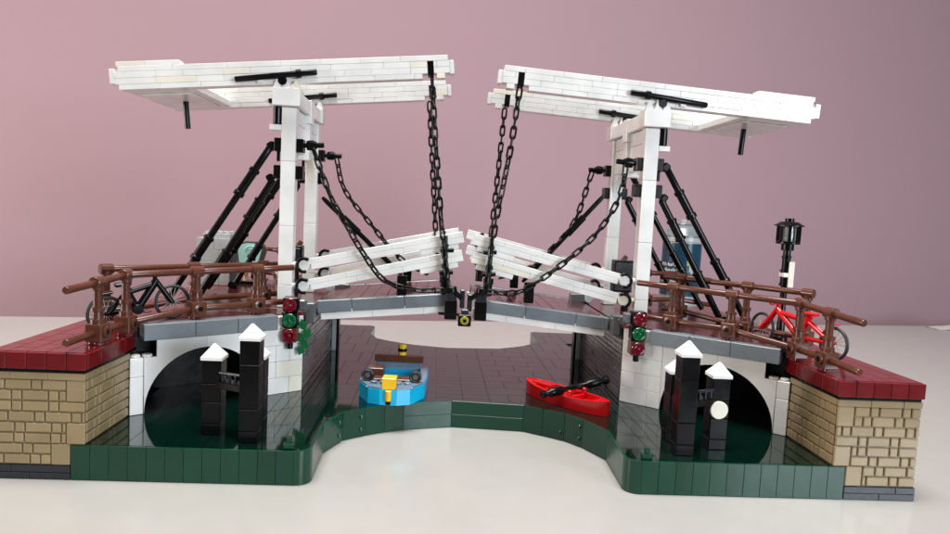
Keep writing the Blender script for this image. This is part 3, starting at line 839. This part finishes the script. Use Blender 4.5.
box('bench', bo, 'woodbrown', (-1.3, -1.3, .5), (1.3, -.3, 1.2), .04, True)
box('bench', bo, 'woodbrown', (-1.75, .4, .5), (-.8, 1.5, 1.5), .04, True)
box('stern_board', bo, 'woodbrown', (-1.75, 2.75, 1.45), (1.75, 3.2, 1.95), .04, True)
box('stern_panel', bo, 'slateblue', (-1.6, 2.8, .5), (1.6, 3.1, 1.45), .04, True)
cyl('stern_bollard', bo, 'yellow', (.2, 3.0, 1.95), (.2, 3.0, 2.75), .3, local=True)
cyl('bollard_band', bo, 'black', (.2, 3.0, 2.2), (.2, 3.0, 2.45), .325, local=True)
for x in (-1.6, 1.55):
    o = rod('tyre_fender', bo, 'tyre', (x, -1.35, 1.5), (x, -1.75, 1.5), [(0, .32), (.15, .41), (.85, .41), (1, .33), (.9, .26), (.7, .23)], 20, True)
    cyl('tyre_hub', bo, 'darkgrey', (x, -1.45, 1.5), (x, -1.7, 1.5), .2, local=True)

# ------------------------------------------------------------------ red canoe and oar
ca = thing('canoe', 'red rowing canoe moored on the green water by the curved edge', 'canoe', (6.9, 10.6, WZ), Matrix.Rotation(R(-52), 3, 'Z'))
CL = 3.6
def hw(t): return .95*max(0, 1-abs(t)**2.4)**.75+.12
def canoe(bm, zlo, zhi, ins=0):
    N = 22; secs = []
    for i in range(N+1):
        t = -1+2*i/N; w = max(.05, hw(t)-ins); x = t*(CL-ins)
        sheer = .22*t*t
        secs.append([bm.verts.new(v) for v in ((x, -w, zlo), (x, w, zlo), (x, w, zhi+sheer), (x, -w, zhi+sheer))])
    for a, b in zip(secs, secs[1:]):
        for k in range(4): bm.faces.new((a[k], a[(k+1) % 4], b[(k+1) % 4], b[k]))
    bm.faces.new(secs[0]); bm.faces.new(secs[-1])
def canoe_shell(bm):
    N = 26; secs = []
    for i in range(N+1):
        t = -1+2*i/N; w = hw(t); x = t*CL; s = .16*t*t; zt = .82+s
        wi = max(.02, w-.2); zi = .45 if abs(t) < .62 else zt-.04
        secs.append([bm.verts.new(v) for v in ((x, -w*.9, .02), (x, w*.9, .02), (x, w, zt), (x, wi, zt), (x, wi, zi), (x, -wi, zi), (x, -wi, zt), (x, -w, zt))])
    for a, b in zip(secs, secs[1:]):
        for k in range(8): bm.faces.new((a[k], a[(k+1) % 8], b[(k+1) % 8], b[k]))
    bm.faces.new(secs[0]); bm.faces.new(secs[-1])
local_mesh('hull', ca, 'red', canoe_shell, 30)
box('thwart', ca, 'red', (.5, -.7, .5), (1.1, .7, .8), .03, True)
for y in (-.18, .05, .28): box('foredeck_rib', ca, 'red', (-2.9, y-.07, .8), (-1.2, y+.07, .95), .02, True)
cyl('oarlock', ca, 'red', (.95, -.72, .8), (.95, -.72, 1.2), .16, local=True)
cyl('oarlock', ca, 'red', (.95, .72, .8), (.95, .72, 1.2), .16, local=True)
oa = thing('oar', 'black double ended oar lying across the red canoe', 'oar', (7.3, 10.2, 3.0))
rod('shaft', oa, 'black', (4.95, 9.0, 2.75), (9.9, 11.3, 3.35), [(0, .1), (.02, .26), (.05, .26), (.06, .16), (.1, .17), (.13, .3), (.3, .3), (.33, .17), (.66, .17), (.69, .3), (.86, .3), (.88, .2), (.94, .2), (.95, .3), (.99, .3), (1, .12)], 10)

# ------------------------------------------------------------------ bicycles
def bicycle(name, label, mat, w0, w1, wheelmat):
    p0, p1 = Vector(w0), Vector(w1); d = p1-p0; L = Vector((d.x, d.y, 0)).length
    ang = math.atan2(d.y, d.x); pitch = -math.atan2(d.z, L)
    b = thing(name, label, 'bicycle', p0, Matrix.Rotation(ang, 3, 'Z') @ Matrix.Rotation(pitch, 3, 'Y'))
    L = d.length; r = 1.03
    for x in (0, L):
        w = local_mesh('wheel', b, wheelmat, lambda bm: torus_bm(bm, ringy(x, r, .93), .05, 8), 60)
        put_torus('tyre', w, b, x, r, .99, .1, 'tyre')
        def spokes(bm):
            for k in range(16):
                a = 2*math.pi*k/16
                M = Matrix.Translation((x, .04 if k % 2 else -.04, r)) @ Matrix.Rotation(-a, 4, 'Y')
                loose_lathe(bm, [(.02, .12), (.016, .93)], M, 5)
        o = local_mesh('spokes', b, 'lightgrey', spokes); 
        cyl('hub', b, mat, (x, -.16, r), (x, .16, r), .13, 12, True)
    bb = (L*.46, 0, .95); st = (L*.33, 0, 2.35); hd = (L*.80, 0, 2.45)
    pr = [(0, .15), (1, .15)]
    tube = lambda a, c, k=.15: rod('frame_tube', b, mat, a, c, [(0, k), (1, k)], 10, True)
    tube(bb, st, .2); tube(bb, hd, .22); tube((L*.38, 0, 2.05), (L*.79, 0, 2.3), .17); tube((.05, .17, r), bb, .13); tube((.05, -.17, r), bb, .13)
    tube((.05, .17, r), (st[0], .1, 2.0), .12); tube((.05, -.17, r), (st[0], -.1, 2.0), .12)
    tube(hd, (L-.05, .19, r), .15); tube(hd, (L-.05, -.19, r), .15)
    put('saddle', box_mesh(.9, .5, .22, mat, .08), b, (st[0]-.1, 0, 2.55), None, True)
    cyl('seat_post', b, mat, st, (st[0]-.05, 0, 2.5), .1, 10, True)
    rod('handlebar', b, mat, (hd[0]-.1, -.75, 2.85), (hd[0]-.1, .75, 2.85), [(0, .09), (.2, .12), (.22, .08), (.78, .08), (.8, .12), (1, .09)], 10, True)
    cyl('stem', b, mat, hd, (hd[0]-.1, 0, 2.88), .12, 10, True)
    cyl('crank', b, mat, (bb[0], -.22, bb[2]), (bb[0], .22, bb[2]), .3, 14, True)
    box('pedal', b, 'tyre', (bb[0]+.2, -.55, .72), (bb[0]+.65, -.2, .84), .03, True)
    box('pedal', b, 'tyre', (bb[0]-.65, .2, 1.1), (bb[0]-.2, .55, 1.22), .03, True)
    box('mudguard', b, mat, (-.25, -.13, 2*r+.08), (.55, .13, 2*r+.16), .03, True)
    return b
def ringy(x, r, rad, n=28):
    q = Ring((x+rad*math.cos(2*math.pi*k/n), 0, r+rad*math.sin(2*math.pi*k/n)) for k in range(n)); q.nrm = Vector((0, 1, 0)); return q
def put_torus(name, wheel, b, x, r, rad, tr, mat):
    bm = bmesh.new(); torus_bm(bm, ringy(x, r, rad-.04), tr, 8)
    me = finish(bm, mat, (name,), 60)
    o = bpy.data.objects.new(name, me); COL.objects.link(o); o.parent = wheel
    return o
bicycle('bicycle', 'black bicycle parked between brown railings on the red quay', 'black', (-20.9, 5.9, 6.48), (-18.0, 8.1, 7.02), 'wheelgrey')
bicycle('bicycle', 'bright red bicycle parked between brown railings near the lamp post', 'red', (21.9, 5.2, 6.48), (20.1, 10.6, 6.48), 'lightgrey')

# ------------------------------------------------------------------ lamp post
lp = thing('street_lamp', 'black street lamp with round lantern on the red quay', 'street lamp', (22.1, 12, 6.46))
lx, ly = 22.1, 12.0
rod('post', lp, 'black', (lx, ly, 6.47), (lx, ly, 13.3), [(0, .5), (.03, .5), (.05, .3), (.18, .26), (.2, .22), (.55, .22), (.56, .36), (.58, .36), (.585, .3), (.7, .3), (.705, .37), (.72, .37), (.725, .27), (.84, .27), (.845, .33), (.86, .33), (.865, .25), (.97, .25), (1, .2)], 14)
cyl('lantern_neck', lp, 'black', (lx, ly, 12.75), (lx, ly, 13.25), .42)
cyl('lantern_base', lp, 'black', (lx, ly, 13.2), (lx, ly, 13.38), .8, 20)
cyl('lantern_glass', lp, 'clear', (lx, ly, 13.39), (lx, ly, 14.42), .5, 20)
cyl('lantern_core', lp, 'lightgrey', (lx, ly, 13.39), (lx, ly, 14.3), .2, 12)
for k in range(8):
    a = R(22.5+45*k); p = Vector((lx+.72*math.cos(a), ly+.72*math.sin(a), 13.38))
    put('lantern_bar', box_mesh(.14, .2, 1.06, 'black', .03), lp, p+Vector((0, 0, .53)), Matrix.Rotation(a, 3, 'Z'))
rod('lantern_roof', lp, 'black', (lx, ly, 14.43), (lx, ly, 14.98), [(0, .98), (.12, .98), (.3, .8), (.55, .6), (.6, .3), (1, .3)], 24)
box('tag', lp, 'white', (lx+.02, ly-.45, 10.2), (lx+.42, ly-.35, 12.0), .03)
box('tag_clip', lp, 'white', (lx-.3, ly-.4, 10.9), (lx+.3, ly+.3, 11.2), .03)

# ------------------------------------------------------------------ advertising column, grey tower, aqua panel, cabinets
ax, ay = 21.2, 30.0
ad = thing('advertising_column', 'round advertising column with blue poster and grey domed top', 'advertising column', (ax, ay, 6.46))
rod('drum', ad, 'lightgrey', (ax, ay, 6.47), (ax, ay, 12.9), [(0, 1.8), (.93, 1.8), (.94, 1.86), (1, 1.86)], 40)
rod('dome', ad, 'greyblue', (ax, ay, 12.91), (ax, ay, 14.2), [(0, 1.86), (.12, 1.86), (.2, 1.75), (.55, 1.5), (.8, 1.15), (.88, .8), (.93, .86), (1, .8)], 32)
cyl('finial', ad, 'lightgrey', (ax, ay, 14.2), (ax, ay, 14.55), .3)
def curved(a0, a1, z0, z1, rad, th=.03, n=14):
    def f(bm):
        g = []
        for k in range(n+1):
            a = R(a0+(a1-a0)*k/n)
            g.append([bm.verts.new((ax+rr_*math.cos(a), ay+rr_*math.sin(a), z)) for rr_, z in ((rad, z0), (rad+th, z0), (rad+th, z1), (rad, z1))])
        for a, b in zip(g, g[1:]):
            for k in range(4): bm.faces.new((a[k], a[(k+1) % 4], b[(k+1) % 4], b[k]))
        bm.faces.new(g[0]); bm.faces.new(g[-1])
    return f
mesh_part('poster', ad, 'posterblue', curved(175, 355, 7.4, 12.35, 1.805, .03, 30), 40)
rr = random.Random(2)
def lettering(bm):
    for row, (z, h, a0, a1) in enumerate(((10.15, .34, 188, 240), (9.65, .34, 188, 262), (8.6, .3, 190, 280))):
        a = a0
        while a < a1:
            w = rr.uniform(2.5, 5.5)
            curved(a, a+w*.7, z+rr.uniform(0, .06), z+h*rr.choice([1, .7, 1]), 1.84, .012, 3)(bm); a += w+rr.choice([.8, .8, 2.5])
mesh_part('lettering', ad, 'white', lettering)
def figure(bm):
    for a0, a1, z0, z1 in ((276, 292, 9.7, 10.6), (280, 298, 9.2, 9.9), (290, 306, 8.9, 9.5), (272, 284, 8.8, 9.4)): curved(a0, a1, z0, z1, 1.84, .01, 5)(bm)
mesh_part('printed_figure', ad, 'lightgrey', figure)
mesh_part('printed_leaves', ad, 'postergreen', curved(268, 286, 10.3, 11.2, 1.84, .012, 5))

gt = thing('grey_tower', 'pale grey brick tower with studded top at the rear quay', 'tower', (-22.4, 30, 6.46))
for k, z in enumerate((6.48, 7.56, 8.64, 9.72)):
    cs = [-23.9, -22.4, -20.95] if k % 2 else [-23.9, -21.9, -20.95]
    for a, b in zip(cs, cs[1:]): box('brick', gt, 'lightgrey', (a+.01, 29.3, z), (b-.01, 31.6, z+1.07), .03)
box('plate', gt, 'lightgrey', (-23.4, 29.5, 10.8), (-20.97, 31.5, 11.2), .03)
for k in range(4):
    for y in (29.95, 31.0): cyl('stud', gt, 'lightgrey', (-23.1+k*.62, y, 11.2), (-23.1+k*.62, y, 11.4), .24)
box('side_panel', gt, 'darkgrey', (-20.94, 29.6, 6.48), (-20.4, 31.4, 10.2), .03)

aq = thing('swirl_panel', 'pale aqua shield panel with raised swirl in a dark frame', 'panel', (-18.5, 27, 7.0))
sh = [(-.62, 8.3), (.3, 8.25), (.75, 9.0), (.98, 10.0), (.78, 10.4), (.3, 10.6), (-.4, 10.6), (-.85, 10.4), (-1.02, 9.9), (-.9, 9.0)]
mesh_part('shield', aq, 'aqua', lambda bm: prism_bm(bm, [(-18.5+x, z) for x, z in sh], 26.8, 27.0, lambda x, z, y: (x, y, z)))
mesh_part('back_frame', aq, 'darkgrey', lambda bm: prism_bm(bm, [(-18.4+x*1.35, 8.0+(z-8.0)*1.03+.08) for x, z in sh], 27.02, 27.4, lambda x, z, y: (x, y, z)))
sw = [(-18.35+(.1+.045*k/2)*math.cos(k*.5), 26.78, 10.02+(.1+.045*k/2)*math.sin(k*.5)*.8) for k in range(26) if .1+.045*k/2 < .55]
mesh_part('swirl', aq, 'aqua', lambda bm: torus_bm(bm, sw, .05, 6, False), 60)
rod('stem', aq, 'gold', (-18.9, 27.1, 7.3), (-18.9, 27.1, 8.3), [(0, .2), (.3, .14), (.6, .25), (.8, .15), (1, .25)], 12)
box('base_plate', aq, 'black', (-19.9, 26.6, 7.0), (-17.4, 27.7, 7.3), .03)
cyl('wheel', aq, 'black', (-17.9, 26.75, 7.75), (-17.9, 27.05, 7.75), .45)
for sg in (-1, 1):
    cb = thing('control_cabinet', 'small plain black cabinet between the portal posts beside the %s' % SN[sg], 'cabinet', (sg*12.9, 20, 7.0))
    x0, x1, z0 = (12.62, 14.3, 9.65) if sg < 0 else (12.05, 13.75, 8.5)
    box('body', cb, 'black', (sg*x0, 19.6, z0), (sg*x1, 20.6, 11.05), .05)
    box('door', cb, 'navy', (sg*(x0+.12), 19.54, z0+.15), (sg*(x1-.12), 19.6, 10.85), .02)
    cyl('pedestal', cb, 'black', (sg*13.2, 20.1, 7.0), (sg*13.2, 20.1, z0), .3)
    put('lever', box_mesh(.35, .3, .6, 'woodbrown', .05), cb, (sg*12.9, 20, 11.15), Matrix.Rotation(R(35), 3, 'Y'))

# ------------------------------------------------------------------ groups for repeated kinds
GRP = {'bridge_abutment': 'abutments at both ends', 'portal_frame': 'lifting portals', 'balance_beam': 'balance beams on the portals', 'bridge_leaf': 'lifting bridge leaves',
       'chain': 'black plastic chains of the drawbridge', 'railing': 'brown railings along the quay', 'mooring_dolphin': 'mooring pile groups', 'traffic_light': 'signal lamps on the piers',
       'bicycle': 'bicycles parked on the quay', 'control_cabinet': 'cabinets between the portal posts'}
for o in list(bpy.data.objects):
    k = o.name.split('.')[0]
    if o.parent is None and k in GRP: o['group'] = GRP[k]
